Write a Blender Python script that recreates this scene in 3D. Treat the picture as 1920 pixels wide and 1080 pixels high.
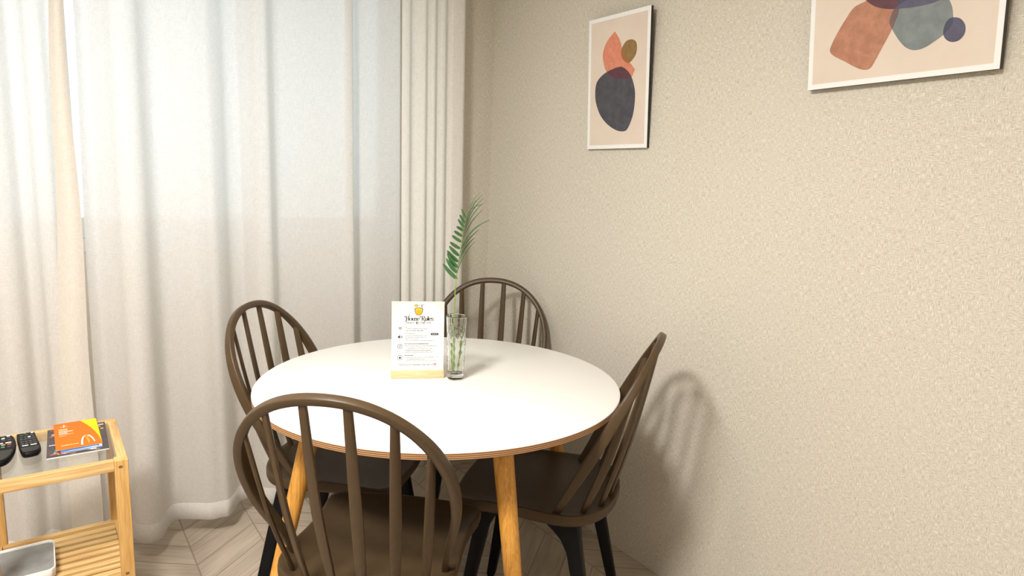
import bpy, bmesh, math, random
from mathutils import Vector, Matrix
import numpy as np

random.seed(7)
PI = math.pi
SC = bpy.context.scene
COL = SC.collection
for o in list(bpy.data.objects):
    bpy.data.objects.remove(o)

# ------------------------------------------------------------------ camera
# world: window wall runs along x at y = 0, wallpapered wall is x = 0, floor z = 0
cam_d = bpy.data.cameras.new('camera')
cam_d.sensor_width = 36.0
cam_d.lens = 1213.71 / 1920 * 36.0
cam_d.clip_start = 0.02
cam = bpy.data.objects.new('camera', cam_d)
COL.objects.link(cam)
RR = Vector((0.81048941, -0.58462123, 0.03639963))
UU = Vector((0.06615967, 0.15311017, 0.98599197))
FF = Vector((0.58200499, 0.79672787, -0.16277252))
M = Matrix.Identity(4)
for i in range(3):
    M[i][0] = RR[i]; M[i][1] = UU[i]; M[i][2] = -FF[i]
M[0][3], M[1][3], M[2][3] = -1.6261, -2.4220, 1.3075
cam.matrix_world = M
SC.camera = cam

# ------------------------------------------------------------------ exposure and daylight
SC.view_settings.view_transform = 'Standard'
SC.view_settings.look = 'None'
SC.view_settings.gamma = 1.0
SC.view_settings.use_curve_mapping = False
SC.view_settings.exposure = 0.46
W = bpy.data.worlds.new('daylight')
SC.world = W
W.use_nodes = True
bg = W.node_tree.nodes['Background']
bg.inputs[0].default_value = (0.78, 0.90, 1.0, 1)
bg.inputs[1].default_value = 1.15


# ------------------------------------------------------------------ material helpers
def mat(name, color=(.8, .8, .8), rough=.5, **kw):
    m = bpy.data.materials.new(name)
    m.use_nodes = True
    b = m.node_tree.nodes['Principled BSDF']
    b.inputs['Base Color'].default_value = (*color, 1)
    b.inputs['Roughness'].default_value = rough
    for k, v in kw.items():
        b.inputs[k.replace('_', ' ')].default_value = v
    return m


class NT:
    def __init__(s, m):
        s.t = m.node_tree
        s.b = s.t.nodes['Principled BSDF']

    def n(s, typ, **kw):
        x = s.t.nodes.new('ShaderNode' + typ)
        for k, v in kw.items():
            if hasattr(x, k):
                setattr(x, k, v)
            else:
                x.inputs[k].default_value = v
        return x

    def l(s, a, b):
        s.t.links.new(a, b)

    def mapping(s, scale, rot=(0, 0, 0), loc=(0, 0, 0), coord='Object', src=None):
        mp = s.n('Mapping')
        mp.inputs['Scale'].default_value = scale
        mp.inputs['Rotation'].default_value = rot
        mp.inputs['Location'].default_value = loc
        if src is None:
            src = s.n('TexCoord').outputs[coord]
        s.l(src, mp.inputs['Vector'])
        return mp.outputs[0]

    def noise(s, vec, scale=5, detail=3, rough=.5, dist=0):
        x = s.n('TexNoise')
        x.inputs['Scale'].default_value = scale
        x.inputs['Detail'].default_value = detail
        x.inputs['Roughness'].default_value = rough
        x.inputs['Distortion'].default_value = dist
        if vec is not None:
            s.l(vec, x.inputs['Vector'])
        return x.outputs['Fac']

    def ramp(s, fac, stops):
        r = s.n('ValToRGB')
        e = r.color_ramp.elements
        while len(e) < len(stops):
            e.new(.5)
        for el, (p, c) in zip(e, stops):
            el.position = p
            el.color = (*c, 1)
        s.l(fac, r.inputs[0])
        return r.outputs[0]

    def math(s, op, a, b=None, c=None):
        x = s.n('Math', operation=op)
        for i, v in enumerate((a, b, c)):
            if v is None:
                continue
            if isinstance(v, (int, float)):
                x.inputs[i].default_value = v
            else:
                s.l(v, x.inputs[i])
        return x.outputs[0]

    def mix(s, fac, a, b, blend='MIX'):
        x = s.n('MixRGB', blend_type=blend)
        for i, v in enumerate((fac, a, b)):
            if isinstance(v, (int, float)):
                x.inputs[i].default_value = v
            elif isinstance(v, tuple):
                x.inputs[i].default_value = (*v, 1)
            else:
                s.l(v, x.inputs[i])
        return x.outputs[0]

    def bump(s, h, strength=.2, dist=.001):
        x = s.n('Bump')
        x.inputs['Strength'].default_value = strength
        x.inputs['Distance'].default_value = dist
        s.l(h, x.inputs['Height'])
        s.l(x.outputs[0], s.b.inputs['Normal'])

    def base(s, c):
        s.l(c, s.b.inputs['Base Color'])


def wallpaper():
    """linen look wallpaper: short crossed threads, warm beige"""
    m = mat('linen_wallpaper', (.6, .52, .4), .85)
    t = NT(m)
    tc = t.n('TexCoord').outputs['Object']
    sep = t.n('SeparateXYZ'); t.l(tc, sep.inputs[0])
    hor = t.math('ADD', sep.outputs[0], sep.outputs[1])       # along either wall
    cmb = t.n('CombineXYZ'); t.l(hor, cmb.inputs[0]); t.l(sep.outputs[2], cmb.inputs[1])
    v = cmb.outputs[0]
    def thr(scale):
        mp = t.n('Mapping'); mp.inputs['Scale'].default_value = scale; t.l(v, mp.inputs['Vector'])
        return t.noise(mp.outputs[0], 1, 2, .6)
    h1 = thr((85, 620, 1)); h2 = thr((600, 78, 1))
    pa = thr((46, 40, 1))
    sel = t.ramp(pa, [(.38, (.12, .12, .12)), (.62, (.88, .88, .88))])
    th = t.mix(sel, h1, h2)
    sp = t.math('MULTIPLY', t.ramp(thr((210, 330, 1)), [(.30, (1, 1, 1)), (.37, (0, 0, 0))]), .5)
    big = thr((3, 2.2, 1))
    col = t.ramp(th, [(.33, (.40, .36, .285)), (.44, (.56, .515, .42)), (.53, (.635, .59, .495)), (.66, (.78, .74, .645))])
    col2 = t.mix(t.ramp(big, [(.35, (0, 0, 0)), (.7, (.25, .25, .25))]), col, (.63, .575, .51))
    col2 = t.mix(sp, col2, (.34, .30, .24))
    t.base(col2)
    t.bump(th, .35, .0012)
    return m


def chevron():
    """pale greyish oak chevron flooring, columns of .225 m, seams along y"""
    m = mat('chevron_oak_floor', (.5, .42, .33), .42)
    t = NT(m)
    tc = t.n('TexCoord').outputs['Object']
    sep = t.n('SeparateXYZ'); t.l(tc, sep.inputs[0])
    x, y = sep.outputs[0], sep.outputs[1]
    cx = t.math('DIVIDE', t.math('ADD', x, 1.28 + .225 * 40), .225)
    ci = t.math('FLOOR', cx)
    fx = t.math('SUBTRACT', cx, ci)
    par = t.math('MODULO', ci, 2)
    # height of the plank line inside the column rises or falls
    up = t.math('MULTIPLY', fx, .18)
    dn = t.math('SUBTRACT', .18, up)
    off = t.math('ADD', t.math('MULTIPLY', up, t.math('SUBTRACT', 1, par)), t.math('MULTIPLY', dn, par))
    yy = t.math('DIVIDE', t.math('ADD', t.math('SUBTRACT', y, off), .219 + 12.9), .129)
    ri = t.math('FLOOR', yy)
    fy = t.math('SUBTRACT', yy, ri)
    e1 = t.math('MINIMUM', fx, t.math('SUBTRACT', 1, fx))
    e2 = t.math('MINIMUM', fy, t.math('SUBTRACT', 1, fy))
    g = t.math('MINIMUM', t.math('MULTIPLY', e1, .225), t.math('MULTIPLY', e2, .10))
    groove = t.ramp(g, [(.0, (0, 0, 0)), (.0012, (1, 1, 1))])
    cid = t.n('CombineXYZ'); t.l(ci, cid.inputs[0]); t.l(ri, cid.inputs[1])
    wn = t.n('TexWhiteNoise'); t.l(cid.outputs[0], wn.inputs['Vector'])
    # grain coordinates rotated with the plank
    sgn = t.math('SUBTRACT', 1, t.math('MULTIPLY', par, 2))
    u = t.math('ADD', t.math('MULTIPLY', x, .78), t.math('MULTIPLY', t.math('MULTIPLY', y, .62), sgn))
    w = t.math('SUBTRACT', t.math('MULTIPLY', y, .78), t.math('MULTIPLY', t.math('MULTIPLY', x, .62), sgn))
    gv = t.n('CombineXYZ')
    t.l(t.math('MULTIPLY', u, 3.2), gv.inputs[0]); t.l(t.math('MULTIPLY', w, 34), gv.inputs[1])
    t.l(t.math('MULTIPLY', wn.outputs[0], 37), gv.inputs[2])
    gr = t.noise(gv.outputs[0], 1, 5, .62, .8)
    gv2 = t.n('CombineXYZ')
    t.l(t.math('MULTIPLY', u, 9), gv2.inputs[0]); t.l(t.math('MULTIPLY', w, 170), gv2.inputs[1]); t.l(wn.outputs[0], gv2.inputs[2])
    fine = t.noise(gv2.outputs[0], 1, 3, .6, .3)
    c = t.ramp(gr, [(.28, (.37, .295, .225)), (.5, (.54, .45, .355)), (.72, (.65, .56, .455))])
    c = t.mix(.3, c, t.ramp(fine, [(.3, (.29, .22, .165)), (.55, (.53, .445, .35)), (.75, (.66, .57, .46))]))
    c = t.mix(t.math('MULTIPLY', wn.outputs[0], .22), c, (.28, .22, .17))
    c = t.mix(t.math('SUBTRACT', 1, groove), c, (.28, .215, .16))
    t.base(c)
    t.bump(t.math('ADD', t.math('MULTIPLY', fine, .3), groove), .25, .0006)
    return m


def wood(name, cols, scale=(1.5, 40, 40), rough=.45, dist=1.2, fine=True):
    m = mat(name, cols[1], rough)
    t = NT(m)
    v = t.mapping(scale)
    g = t.noise(v, 1, 5, .6, dist)
    c = t.ramp(g, [(.3, cols[0]), (.5, cols[1]), (.7, cols[2])])
    if fine:
        v2 = t.mapping(tuple(q * 6 for q in scale))
        f = t.noise(v2, 1, 2, .5, .2)
        c = t.mix(.35, c, t.ramp(f, [(.35, cols[0]), (.65, cols[2])]))
    t.base(c)
    t.bump(g, .08, .0005)
    return m


def cloth(name, col, transl, transp, weave=900, tcol=(.93, .94, .92)):
    m = bpy.data.materials.new(name); m.use_nodes = True
    nt = m.node_tree; nt.nodes.remove(nt.nodes['Principled BSDF'])
    out = nt.nodes['Material Output']
    d = nt.nodes.new('ShaderNodeBsdfDiffuse'); tr = nt.nodes.new('ShaderNodeBsdfTranslucent'); tp = nt.nodes.new('ShaderNodeBsdfTransparent')
    tc = nt.nodes.new('ShaderNodeTexCoord')
    def nz(scale, lo, hi):
        mp = nt.nodes.new('ShaderNodeMapping'); mp.inputs['Scale'].default_value = scale
        nt.links.new(tc.outputs['Object'], mp.inputs[0])
        n = nt.nodes.new('ShaderNodeTexNoise'); n.inputs['Scale'].default_value = 1; n.inputs['Detail'].default_value = 2
        nt.links.new(mp.outputs[0], n.inputs['Vector'])
        r = nt.nodes.new('ShaderNodeMapRange'); r.inputs['From Min'].default_value = .3; r.inputs['From Max'].default_value = .7
        r.inputs['To Min'].default_value = lo; r.inputs['To Max'].default_value = hi
        nt.links.new(n.outputs['Fac'], r.inputs['Value'])
        return r.outputs[0]
    a = nz((weave * .08, weave * .08, weave), .93, 1.05); b = nz((weave, weave, weave * .06), .93, 1.05)
    mu = nt.nodes.new('ShaderNodeMath'); mu.operation = 'MULTIPLY'
    nt.links.new(a, mu.inputs[0]); nt.links.new(b, mu.inputs[1])
    for node, cc in ((d, col), (tr, tcol)):
        vm = nt.nodes.new('ShaderNodeVectorMath'); vm.operation = 'SCALE'
        vm.inputs[0].default_value = cc
        nt.links.new(mu.outputs[0], vm.inputs['Scale']); nt.links.new(vm.outputs[0], node.inputs['Color'])
    m1 = nt.nodes.new('ShaderNodeMixShader'); m1.inputs[0].default_value = transl
    m2 = nt.nodes.new('ShaderNodeMixShader'); m2.inputs[0].default_value = transp
    nt.links.new(d.outputs[0], m1.inputs[1]); nt.links.new(tr.outputs[0], m1.inputs[2])
    nt.links.new(m1.outputs[0], m2.inputs[1]); nt.links.new(tp.outputs[0], m2.inputs[2])
    nt.links.new(m2.outputs[0], out.inputs[0])
    return m


def glass(name, color=(1, 1, 1), rough=0.0, ior=1.5, thin=False):
    m = bpy.data.materials.new(name); m.use_nodes = True
    nt = m.node_tree; nt.nodes.remove(nt.nodes['Principled BSDF'])
    out = nt.nodes['Material Output']
    if thin:
        a = nt.nodes.new('ShaderNodeBsdfTransparent'); a.inputs[0].default_value = (*color, 1)
        b = nt.nodes.new('ShaderNodeBsdfGlossy'); b.inputs['Roughness'].default_value = rough
        lw = nt.nodes.new('ShaderNodeLayerWeight')
        pw = nt.nodes.new('ShaderNodeMath'); pw.operation = 'POWER'; pw.inputs[1].default_value = 4.0
        nt.links.new(lw.outputs['Facing'], pw.inputs[0])
        f = nt.nodes.new('ShaderNodeMath'); f.operation = 'MULTIPLY_ADD'; f.inputs[1].default_value = .75; f.inputs[2].default_value = ((ior - 1) / (ior + 1)) ** 2
        nt.links.new(pw.outputs[0], f.inputs[0])
        x = nt.nodes.new('ShaderNodeMixShader')
        nt.links.new(f.outputs[0], x.inputs[0]); nt.links.new(a.outputs[0], x.inputs[1]); nt.links.new(b.outputs[0], x.inputs[2])
        nt.links.new(x.outputs[0], out.inputs[0])
    else:
        g = nt.nodes.new('ShaderNodeBsdfGlass'); g.inputs['Color'].default_value = (*color, 1)
        g.inputs['Roughness'].default_value = rough; g.inputs['IOR'].default_value = ior
        nt.links.new(g.outputs[0], out.inputs[0])
    return m


def emit(name, color, strength):
    m = bpy.data.materials.new(name); m.use_nodes = True
    nt = m.node_tree; nt.nodes.remove(nt.nodes['Principled BSDF'])
    e = nt.nodes.new('ShaderNodeEmission'); e.inputs[0].default_value = (*color, 1); e.inputs[1].default_value = strength
    nt.links.new(e.outputs[0], nt.nodes['Material Output'].inputs[0])
    return m


def mottled(name, a, b, scale=30, rough=.5, stretch=(1, 1, 1), spec=.5):
    m = mat(name, a, rough, Specular_IOR_Level=spec); t = NT(m)
    t.base(t.ramp(t.noise(t.mapping(stretch), scale, 4, .6, .4), [(.3, a), (.7, b)]))
    return m


MT = dict(
    paper_wall=wallpaper(), floor=chevron(),
    plaster=mottled('white_plaster', (.78, .76, .72), (.82, .80, .76), 12, .9),
    sill=mottled('warm_plaster', (.72, .66, .57), (.76, .70, .61), 6, .9),
    pvc=mat('white_window_frame', (.82, .83, .82), .4),
    pane=glass('window_glass', (.97, .99, .98), thin=True, ior=1.45),
    sheer=cloth('sheer_linen_cloth', (.85, .80, .755), .46, .065),
    hem=cloth('doubled_linen_cloth', (.82, .775, .73), .40, .0),
    edge=cloth('folded_edge_cloth', (.72, .665, .59), .10, .0),
    drape=cloth('cream_drape_cloth', (.90, .87, .81), .22, .0),
    laminate=mottled('white_laminate', (.86, .845, .80), (.875, .86, .82), 4, .38),
    ply=None, oak=wood('orange_oak', ((.46, .185, .022), (.70, .32, .05), (.86, .47, .11)), (60, 60, 2.2), .38),
    pine=wood('pale_pine', ((.46, .25, .075), (.68, .43, .16), (.82, .59, .29)), (30, 2.0, 30), .45, 1.0),
    pine_x=wood('pale_pine_long', ((.42, .22, .065), (.66, .42, .16), (.80, .58, .29)), (2.0, 38, 38), .45, 1.0),
    pine_z=wood('pale_pine_upright', ((.44, .22, .055), (.64, .37, .11), (.80, .54, .23)), (36, 36, 2.0), .45, 1.2),
    knot=wood('dark_knot', ((.10, .04, .01), (.18, .08, .03), (.30, .15, .06)), (80, 80, 80), .5),
    brown=mottled('brown_plastic', (.070, .043, .020), (.080, .050, .024), 60, .38, spec=.3),
    seatm=mottled('brown_plastic_seat', (.064, .040, .019), (.073, .046, .023), 60, .45, spec=.22),
    black=mottled('black_plastic', (.004, .004, .0045), (.006, .006, .0065), 40, .45, spec=.12),
    button=mat('dark_grey_rubber', (.06, .06, .062), .5),
    gloss=mat('glossy_black', (.006, .006, .007), .2, Specular_IOR_Level=.25),
    white_p=mat('white_plastic', (.80, .80, .78), .35),
    grey_p=mottled('grey_plastic', (.16, .16, .155), (.27, .265, .255), 14, .45),
    tabletop_glass=glass('shelf_glass', (.97, .98, .965), thin=True, ior=1.5),
    crystal=glass('clear_vase_glass', (.985, .995, .985), 0, 1.46),
    water=glass('water', (1, 1, 1), 0, 1.33),
    paperw=mat('white_card', (.80, .795, .765), .5),
    cream=mat('cream_print', (.76, .73, .62), .5),
    ink=mat('black_ink', (.02, .018, .016), .6),
    inkg=mat('grey_ink', (.24, .23, .22), .6),
    pink=mat('pink_ink', (.62, .20, .32), .6),
    honey=mat('honey_yellow', (.90, .52, .03), .5), honeyd=mat('honey_orange', (.92, .38, .01), .5),
    bamboo=wood('light_beech', ((.66, .40, .20), (.80, .55, .30), (.88, .66, .40)), (3, 50, 50), .5),
    acrylic=glass('clear_acrylic', (.985, .985, .98), thin=True, ior=1.3),
    leaf=mottled('palm_green', (.022, .085, .020), (.055, .17, .045), 60, .45),
    leafl=mottled('palm_light_green', (.055, .11, .025), (.10, .16, .05), 60, .5),
    stem=mottled('stem_green', (.17, .30, .03), (.28, .42, .06), 50, .45),
    f_white=mat('white_frame_edge', (.84, .83, .80), .5),
    f_black=mat('black_frame_side', (.018, .017, .016), .5),
    art_bg=mottled('blush_print', (.68, .575, .475), (.72, .62, .52), 9, .6),
    art_coral=mottled('coral_print', (.60, .19, .105), (.69, .27, .165), 45, .6),
    art_olive=mottled('olive_print', (.22, .125, .035), (.30, .18, .06), 45, .6),
    art_olive2=mottled('olive_coral_print', (.29, .11, .03), (.36, .14, .045), 45, .6),
    art_navy=mottled('slate_navy_print', (.046, .044, .058), (.085, .082, .098), 32, .6),
    art_plum=mottled('plum_print', (.085, .028, .040), (.12, .04, .05), 45, .6),
    art_rust=mottled('rust_print', (.36, .155, .085), (.50, .235, .145), 38, .6),
    art_grey=mottled('blue_grey_print', (.155, .18, .18), (.22, .25, .245), 36, .6),
    art_greyr=mottled('brown_grey_print', (.14, .085, .085), (.18, .115, .11), 36, .6),
    art_slate=mottled('violet_slate_print', (.072, .068, .115), (.10, .095, .15), 36, .6),
    art_slate2=mottled('deep_slate_print', (.04, .045, .08), (.06, .065, .10), 36, .6),
    orange=mat('orange_cover', (1.0, .150, .002), .45, Specular_IOR_Level=.2), yellow=mat('yellow_cover', (1.0, .62, .005), .45, Specular_IOR_Level=.2),
    white_i=mat('white_ink', (.88, .84, .78), .4), sand_i=mat('sand_ink', (.93, .55, .25), .4),
    amber=mat('amber_ink', (.95, .30, .01), .4),
    blue=mottled('blue_cover', (.01, .04, .22), (.12, .30, .62), 26, .25, (1, 6, 1)),
    blue_l=mat('pale_blue_ink', (.45, .62, .86), .4),
    collage=mottled('dark_photo_cover', (.02, .018, .025), (.07, .055, .06), 30, .35),
    red_i=mat('red_ink', (.55, .10, .07), .4), teal=mat('teal_ink', (.03, .28, .36), .4), green_i=mat('green_ink', (.03, .30, .16), .4),
    skin_i=mat('tan_ink', (.50, .30, .22), .4),
    lamp=emit('lamp_diffuser', (1.0, .972, .935), 112.0),
)


def plymat():
    m = mat('plywood_edge', (.6, .35, .15), .5); t = NT(m)
    tc = t.n('TexCoord').outputs['Object']
    sep = t.n('SeparateXYZ'); t.l(tc, sep.inputs[0])
    z = t.math('MULTIPLY', sep.outputs[2], 230)
    fr = t.math('FRACT', z)
    t.base(t.ramp(fr, [(.0, (.10, .045, .022)), (.34, (.12, .05, .025)), (.45, (.58, .34, .16)), (.9, (.46, .23, .09))]))
    return m
MT['ply'] = plymat()


# ------------------------------------------------------------------ object helpers
def tag(o, label=None, cat=None, group=None, kind=None):
    if label: o['label'] = label
    if cat: o['category'] = cat
    if group: o['group'] = group
    if kind: o['kind'] = kind
    return o


def link(name, me, mats, parent=None, smooth=False):
    o = bpy.data.objects.new(name, me)
    COL.objects.link(o)
    for m in (mats if isinstance(mats, (list, tuple)) else [mats]):
        me.materials.append(m)
    if parent: o.parent = parent
    if smooth:
        me.polygons.foreach_set('use_smooth', [True] * len(me.polygons))
    return o


def obj(name, bm, mats, parent=None, smooth=False, auto=None):
    bmesh.ops.recalc_face_normals(bm, faces=bm.faces)
    me = bpy.data.meshes.new(name)
    if auto is not None:
        for e in bm.edges:
            if len(e.link_faces) == 2:
                e.smooth = e.calc_face_angle(0) < auto
        smooth = True
    bm.to_mesh(me); bm.free()
    return link(name, me, mats, parent, smooth)


def empty(name, loc=(0, 0, 0), rz=0):
    o = bpy.data.objects.new(name, None)
    o.empty_display_size = .05
    COL.objects.link(o); o.location = loc; o.rotation_euler = (0, 0, rz)
    return o


def box(bm, lo, hi, bev=0.0, mi=0, seg=2):
    vs = [bm.verts.new((x, y, z)) for x in (lo[0], hi[0]) for y in (lo[1], hi[1]) for z in (lo[2], hi[2])]
    idx = [(0, 1, 3, 2), (4, 6, 7, 5), (0, 4, 5, 1), (2, 3, 7, 6), (0, 2, 6, 4), (1, 5, 7, 3)]
    fs = [bm.faces.new([vs[i] for i in f]) for f in idx]
    for f in fs: f.material_index = mi
    if bev > 0:
        es = list({e for f in fs for e in f.edges})
        r = bmesh.ops.bevel(bm, geom=es, offset=bev, segments=seg, affect='EDGES', profile=.5)
        for f in r['faces']: f.material_index = mi
    return vs


def loft(bm, rings, cap=True, closed=True, mi=0):
    vr = [[bm.verts.new(p) for p in r] for r in rings]
    n = len(vr[0])
    for a, b in zip(vr[:-1], vr[1:]):
        for i in range(n if closed else n - 1):
            j = (i + 1) % n
            f = bm.faces.new((a[i], a[j], b[j], b[i])); f.material_index = mi
    if cap:
        for r in (vr[0], vr[-1]):
            f = bm.faces.new(r); f.material_index = mi
    return vr


def sec(c, a, b, ra, rb, n=12, p=.55):
    """superelliptic cross section ring around c in axes a,b with half sizes ra,rb"""
    out = []
    for k in range(n):
        t = 2 * PI * k / n + PI / n
        ct, st = math.cos(t), math.sin(t)
        u = math.copysign(abs(ct) ** p, ct); v = math.copysign(abs(st) ** p, st)
        out.append(c + a * (ra * u) + b * (rb * v))
    return out


def sweep(bm, pts, wid, thk, bvec, n=12, p=.55, mi=0):
    """sweep along pts; bvec = direction of thickness; wid = in-plane half size; lists or floats"""
    rings = []
    N = len(pts)
    for i, c in enumerate(pts):
        t = (pts[min(i + 1, N - 1)] - pts[max(i - 1, 0)]).normalized()
        bv = bvec[i] if isinstance(bvec, list) else bvec
        a = t.cross(bv).normalized(); b = a.cross(t).normalized()
        w = wid[i] if isinstance(wid, (list, tuple)) else wid
        h = thk[i] if isinstance(thk, (list, tuple)) else thk
        rings.append(sec(c, a, b, w, h, n, p))
    loft(bm, rings, mi=mi)


def lathe(bm, prof, n=48, mi=0, c=(0, 0)):
    rings = [[Vector((c[0] + r * math.cos(2 * PI * k / n), c[1] + r * math.sin(2 * PI * k / n), z)) for k in range(n)] for r, z in prof]
    return loft(bm, rings, cap=False, mi=mi)


def cat(p, n=8, closed=False):
    """Catmull-Rom through tuples"""
    P = [Vector(q) for q in p]; out = []
    m = len(P)
    for i in range(m if closed else m - 1):
        if closed:
            a, b, c, d = P[(i - 1) % m], P[i], P[(i + 1) % m], P[(i + 2) % m]
        else:
            a, b, c, d = P[max(i - 1, 0)], P[i], P[i + 1], P[min(i + 2, m - 1)]
        for k in range(n):
            t = k / n
            out.append(.5 * ((2 * b) + (c - a) * t + (2 * a - 5 * b + 4 * c - d) * t * t + (3 * b - a - 3 * c + d) * t ** 3))
    if not closed: out.append(P[-1])
    return out


def text_mesh(s, size, font_off=0.0, shear=0.0, align='LEFT', extrude=0.00005, space=1.0):
    cu = bpy.data.curves.new('t', 'FONT'); cu.body = s; cu.size = size; cu.offset = font_off; cu.shear = shear
    cu.align_x = align; cu.extrude = extrude; cu.space_character = space; cu.resolution_u = 3
    o = bpy.data.objects.new('t', cu); COL.objects.link(o)
    dg = bpy.context.evaluated_depsgraph_get(); dg.update()
    me = bpy.data.meshes.new_from_object(o.evaluated_get(dg))
    bpy.data.objects.remove(o)
    return me


def add_text(bm, s, size, x, y, z, mi, **kw):
    """adds text in the xy plane of bm at x,y,z with material index mi"""
    me = text_mesh(s, size, **kw)
    n0 = len(bm.faces); v0 = len(bm.verts)
    bm.from_mesh(me)
    bm.verts.ensure_lookup_table(); bm.faces.ensure_lookup_table()
    for v in bm.verts[v0:]:
        v.co += Vector((x, y, z))
    for f in bm.faces[n0:]: f.material_index = mi
    bpy.data.meshes.remove(me)


def flat(bm, pts, z, mi, th=.0):
    """flat polygon in xy at height z (optionally with thickness th downwards)"""
    vs = [bm.verts.new((p[0], p[1], z)) for p in pts]
    f = bm.faces.new(vs); f.material_index = mi
    if f.normal.z < 0 if f.normal.length else False: f.normal_flip()
    return f


def clip(subj, clipper):
    def inside(p, a, b): return (b[0] - a[0]) * (p[1] - a[1]) - (b[1] - a[1]) * (p[0] - a[0]) >= 0
    def area(P): return sum(P[i][0] * P[(i + 1) % len(P)][1] - P[(i + 1) % len(P)][0] * P[i][1] for i in range(len(P)))
    if area(clipper) < 0: clipper = clipper[::-1]
    out = list(subj)
    for i in range(len(clipper)):
        a, b = clipper[i], clipper[(i + 1) % len(clipper)]
        inp, out = out, []
        for j in range(len(inp)):
            p, q_ = inp[j - 1], inp[j]
            ip, iq = inside(p, a, b), inside(q_, a, b)
            if ip != iq:
                d1 = (b[0] - a[0]) * (p[1] - a[1]) - (b[1] - a[1]) * (p[0] - a[0])
                d2 = (b[0] - a[0]) * (q_[1] - a[1]) - (b[1] - a[1]) * (q_[0] - a[0])
                t = d1 / (d1 - d2)
                out.append((p[0] + (q_[0] - p[0]) * t, p[1] + (q_[1] - p[1]) * t))
            if iq: out.append(q_)
        if not out: break
    return out


# ------------------------------------------------------------------ ceiling lamps (out of frame, light the room; the rear one is added fill)
CEIL = 2.36
XL, YF, YW = -4.0, -4.9, .30


def ceiling_lamp(x, y, r, label, s=None):
    t = tag(empty('ceiling_lamp', (x, y, CEIL)), label, 'lamp', None)
    bm = bmesh.new(); lathe(bm, [(0.001, 0), (r, 0), (r, -.035), (r - .012, -.04), (r - .012, -.01), (0.001, -.01)], 48)
    obj('housing', bm, MT['white_p'], t, auto=.6)
    bm = bmesh.new(); lathe(bm, [(0.0005, -.012), (r - .014, -.012), (r - .014, -.038), (r * .5, -.045), (0.0005, -.046)], 48)
    m = MT['lamp'] if s is None else emit('lamp_diffuser_soft', (1.0, .972, .935), s)
    obj('diffuser', bm, m, t, smooth=True)


ceiling_lamp(-2.20, -1.80, .24, 'round white ceiling lamp in the middle of the room')
ceiling_lamp(-1.70, -1.30, .17, 'round white ceiling lamp near the window and the sheer curtains', 50.0)
ceiling_lamp(-2.3, -4.0, .21, 'added round white fill lamp at the rear of the room behind the camera', 30.0)  # added fill behind the camera, flattens the light from the front


# ------------------------------------------------------------------ room shell
def struct(name, bm, mats, parent=None, auto=None):
    o = obj(name, bm, mats, parent, auto=auto)
    if parent is None: o['kind'] = 'structure'
    return o


bm = bmesh.new(); box(bm, (XL, YF, -.1), (0, YW, 0)); struct('floor', bm, MT['floor'])
bm = bmesh.new(); box(bm, (XL, YF, CEIL), (0, YW, CEIL + .1)); struct('ceiling', bm, MT['plaster'])
bm = bmesh.new(); box(bm, (0, YF, -.1), (.12, YW + .2, CEIL + .1)); struct('wall_right', bm, MT['paper_wall'])
bm = bmesh.new(); box(bm, (XL - .12, YF, -.1), (XL, YW, CEIL + .1)); struct('wall_left', bm, MT['paper_wall'])
bm = bmesh.new(); box(bm, (XL - .12, YF - .12, -.1), (.12, YF, CEIL + .1)); struct('wall_rear', bm, MT['paper_wall'])
# wallpapered return beside the window recess
bm = bmesh.new(); box(bm, (-.27, 0, 0), (0, YW, CEIL)); struct('wall_front', bm, MT['paper_wall'])
# wall behind the curtains with the window opening
WX0, WX1, WZ0, WZ1 = -3.3, -.275, 1.00, 2.25
bm = bmesh.new()
box(bm, (XL - .12, YW, -.1), (.0, YW + .2, WZ0)); box(bm, (XL - .12, YW, WZ1), (0, YW + .2, CEIL + .1))
box(bm, (XL - .12, YW, WZ0), (WX0, YW + .2, WZ1)); box(bm, (WX1, YW, WZ0), (0, YW + .2, WZ1))
struct('wall_window_side', bm, MT['sill'])
# window: frame, two sashes and panes
wn = tag(empty('window_1', ((WX0 + WX1) / 2, YW + .1, WZ0)), kind='structure')
cx = (WX0 + WX1) / 2; hw = (WX1 - WX0) / 2; H = WZ1 - WZ0
bm = bmesh.new()
box(bm, (-hw, -.06, 0), (hw, .06, .045), .003); box(bm, (-hw, -.06, H - .045), (hw, .06, H), .003)
box(bm, (-hw, -.06, .045), (-hw + .045, .06, H - .045), .003); box(bm, (hw - .045, -.06, .045), (hw, .06, H - .045), .003)
obj('window_frame', bm, MT['pvc'], wn)
edges = [-hw + .045, -.90, .02, .93, hw - .045]
for i in range(4):
    a, b = edges[i], edges[i + 1]; yo = -.028 if i % 2 else .018
    bm = bmesh.new(); w = .05; z0, z1 = .045, H - .045
    box(bm, (a, yo - .014, z0), (b, yo + .014, z0 + .075), .002); box(bm, (a, yo - .014, z1 - w), (b, yo + .014, z1), .002)
    box(bm, (a, yo - .014, z0 + .075), (a + w, yo + .014, z1 - w), .002); box(bm, (b - w, yo - .014, z0 + .075), (b, yo + .014, z1 - w), .002)
    s = obj('sash', bm, MT['pvc'], wn)
    bm = bmesh.new(); box(bm, (a + w - .004, yo - .003, z0 + .072), (b - w + .004, yo + .003, z1 - w + .004)); obj('pane', bm, MT['pane'], s)


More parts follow.
